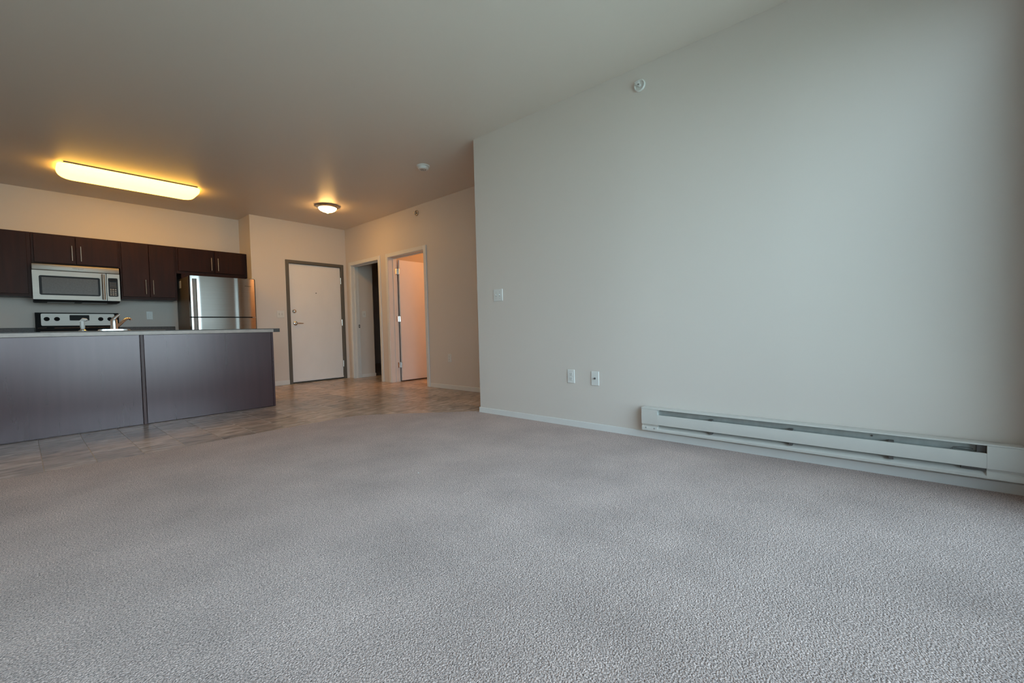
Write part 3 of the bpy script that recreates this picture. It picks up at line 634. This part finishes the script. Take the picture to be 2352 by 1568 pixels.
wall_plate('light_switch', 'white light switch on the wall seen through the dark doorway', ('y', 7.315), 4.245, 1.18, .072, .117)

# ---------------------------------------------------------------- baseboard heater
t = thing('baseboard_heater', 'long white electric baseboard heater along the foot of the right wall', 'heater', (XR, .416, .072))
HY0, HY1 = -.500, 1.330                    # right end (by the window wall), left end
def X(dist): return XR - dist
def hprism(prof, y0, y1): return B().prism([(X(a), z) for a, z in prof], 'y', y0, y1)
# back plate with top hood: flat top that rolls into a small front lip
hprism([(.0005, .078), (.0005, .243), (.010, .2435), (.058, .2425), (.065, .240), (.066, .2335), (.0635, .2335), (.062, .237), (.056, .239), (.010, .239), (.004, .238), (.004, .078)], HY0, HY1).obj('hood', 'heater', t)
# bottom pan with sloping front lip
hprism([(.0005, .072), (.056, .072), (.0600, .0745), (.0605, .088), (.058, .0915), (.030, .113), (.028, .111), (.0555, .089), (.057, .0765), (.0005, .0765)], HY0, HY1).obj('bottom_pan', 'heater', t)
# front cover between the two slots, rolled edges
hprism([(.0635, .123), (.0655, .1245), (.0660, .128), (.0660, .192), (.0650, .1955), (.060, .1965), (.060, .1945), (.0630, .192), (.0630, .128), (.060, .126)], -.384, 1.2125).obj('front_cover', 'heater', t)
# end boxes
hprism([(.004, .0772), (.0605, .0772), (.0608, .099), (.0595, .1015), (.052, .109), (.058, .120), (.0655, .1235), (.0662, .128), (.0662, .2325), (.004, .2325)], 1.2125, HY1).obj('end_cap', 'heater', t)
hprism([(.004, .0772), (.0605, .0772), (.0608, .099), (.0595, .1015), (.052, .109), (.058, .120), (.0655, .1235), (.0662, .128), (.0662, .2325), (.004, .2325)], HY0, -.3845).obj('end_cap', 'heater', t)
hprism([(.018, .108), (.022, .108), (.030, .15), (.030, .2), (.022, .238), (.018, .238)], -.384, 1.2125).obj('reflector', 'heater_in', t)
fin = B()
for k in range(64): fin.box(X(.056), X(.034), -.32 + k * .0232, -.3185 + k * .0232, .135, .178)
fo = fin.obj('fins', 'heater_in', t); fo['kind'] = 'stuff'
B().tube([(X(.045), -.37, .157), (X(.045), 1.20, .157)], .006, 8).obj('element_rod', 'steel', t)
for y in (.854, .404, -.044):
    B().box(X(.0635), X(.030), y - .012, y + .012, .1966, .2035, .001).obj('bracket', 'darkprint', t)
    B().box(X(.060), X(.03), y - .010, y + .010, .106, .121, .001).obj('bracket', 'darkprint', t)
for y in (1.30, 1.235):
    B().lathe([(.006, 0), (.005, -.002), (0, -.003)], (X(.0608), y, .0955), 'x', 10).obj('rivet', 'heater_in', t)
B().lathe([(.005, 0), (.004, -.002), (0, -.003)], (X(.030), .034, .213), 'x', 10).obj('screw', 'darkprint', t)
lp = []
for k in range(25):
    a_ = math.pi * (k / 24 * 1.7 - .85); lp.append((X(.046), -.305 - .036 * math.cos(a_), .2055 + (.0045 * math.sin(a_)) * (1 + .3 * math.cos(a_))))
lp = [(X(.05), -.262, .196)] + lp + [(X(.05), -.270, .1955)]
B().tube(lp, .0016, 6).obj('wire_loop', 'darkprint', t)
B().box(X(.05), X(.031), -.3835, -.352, .14, .2335).obj('thermal_cutout', 'darkprint', t)
B().box(X(.052), X(.031), -.3835, -.30, .108, .121).obj('wiring_cover', 'darkprint', t)

# ---------------------------------------------------------------- tiny scrap on the carpet
t = B().prism([(1.508, 2.060), (1.513, 2.0585), (1.5165, 2.068), (1.511, 2.0695)], 'z', .0052, .0078).obj('paper_scrap', 'plate')
t['label'] = 'tiny white paper scrap lying on the carpet'; t['category'] = 'scrap'

for o in bpy.data.objects:
    if '_o' in o: del o['_o']
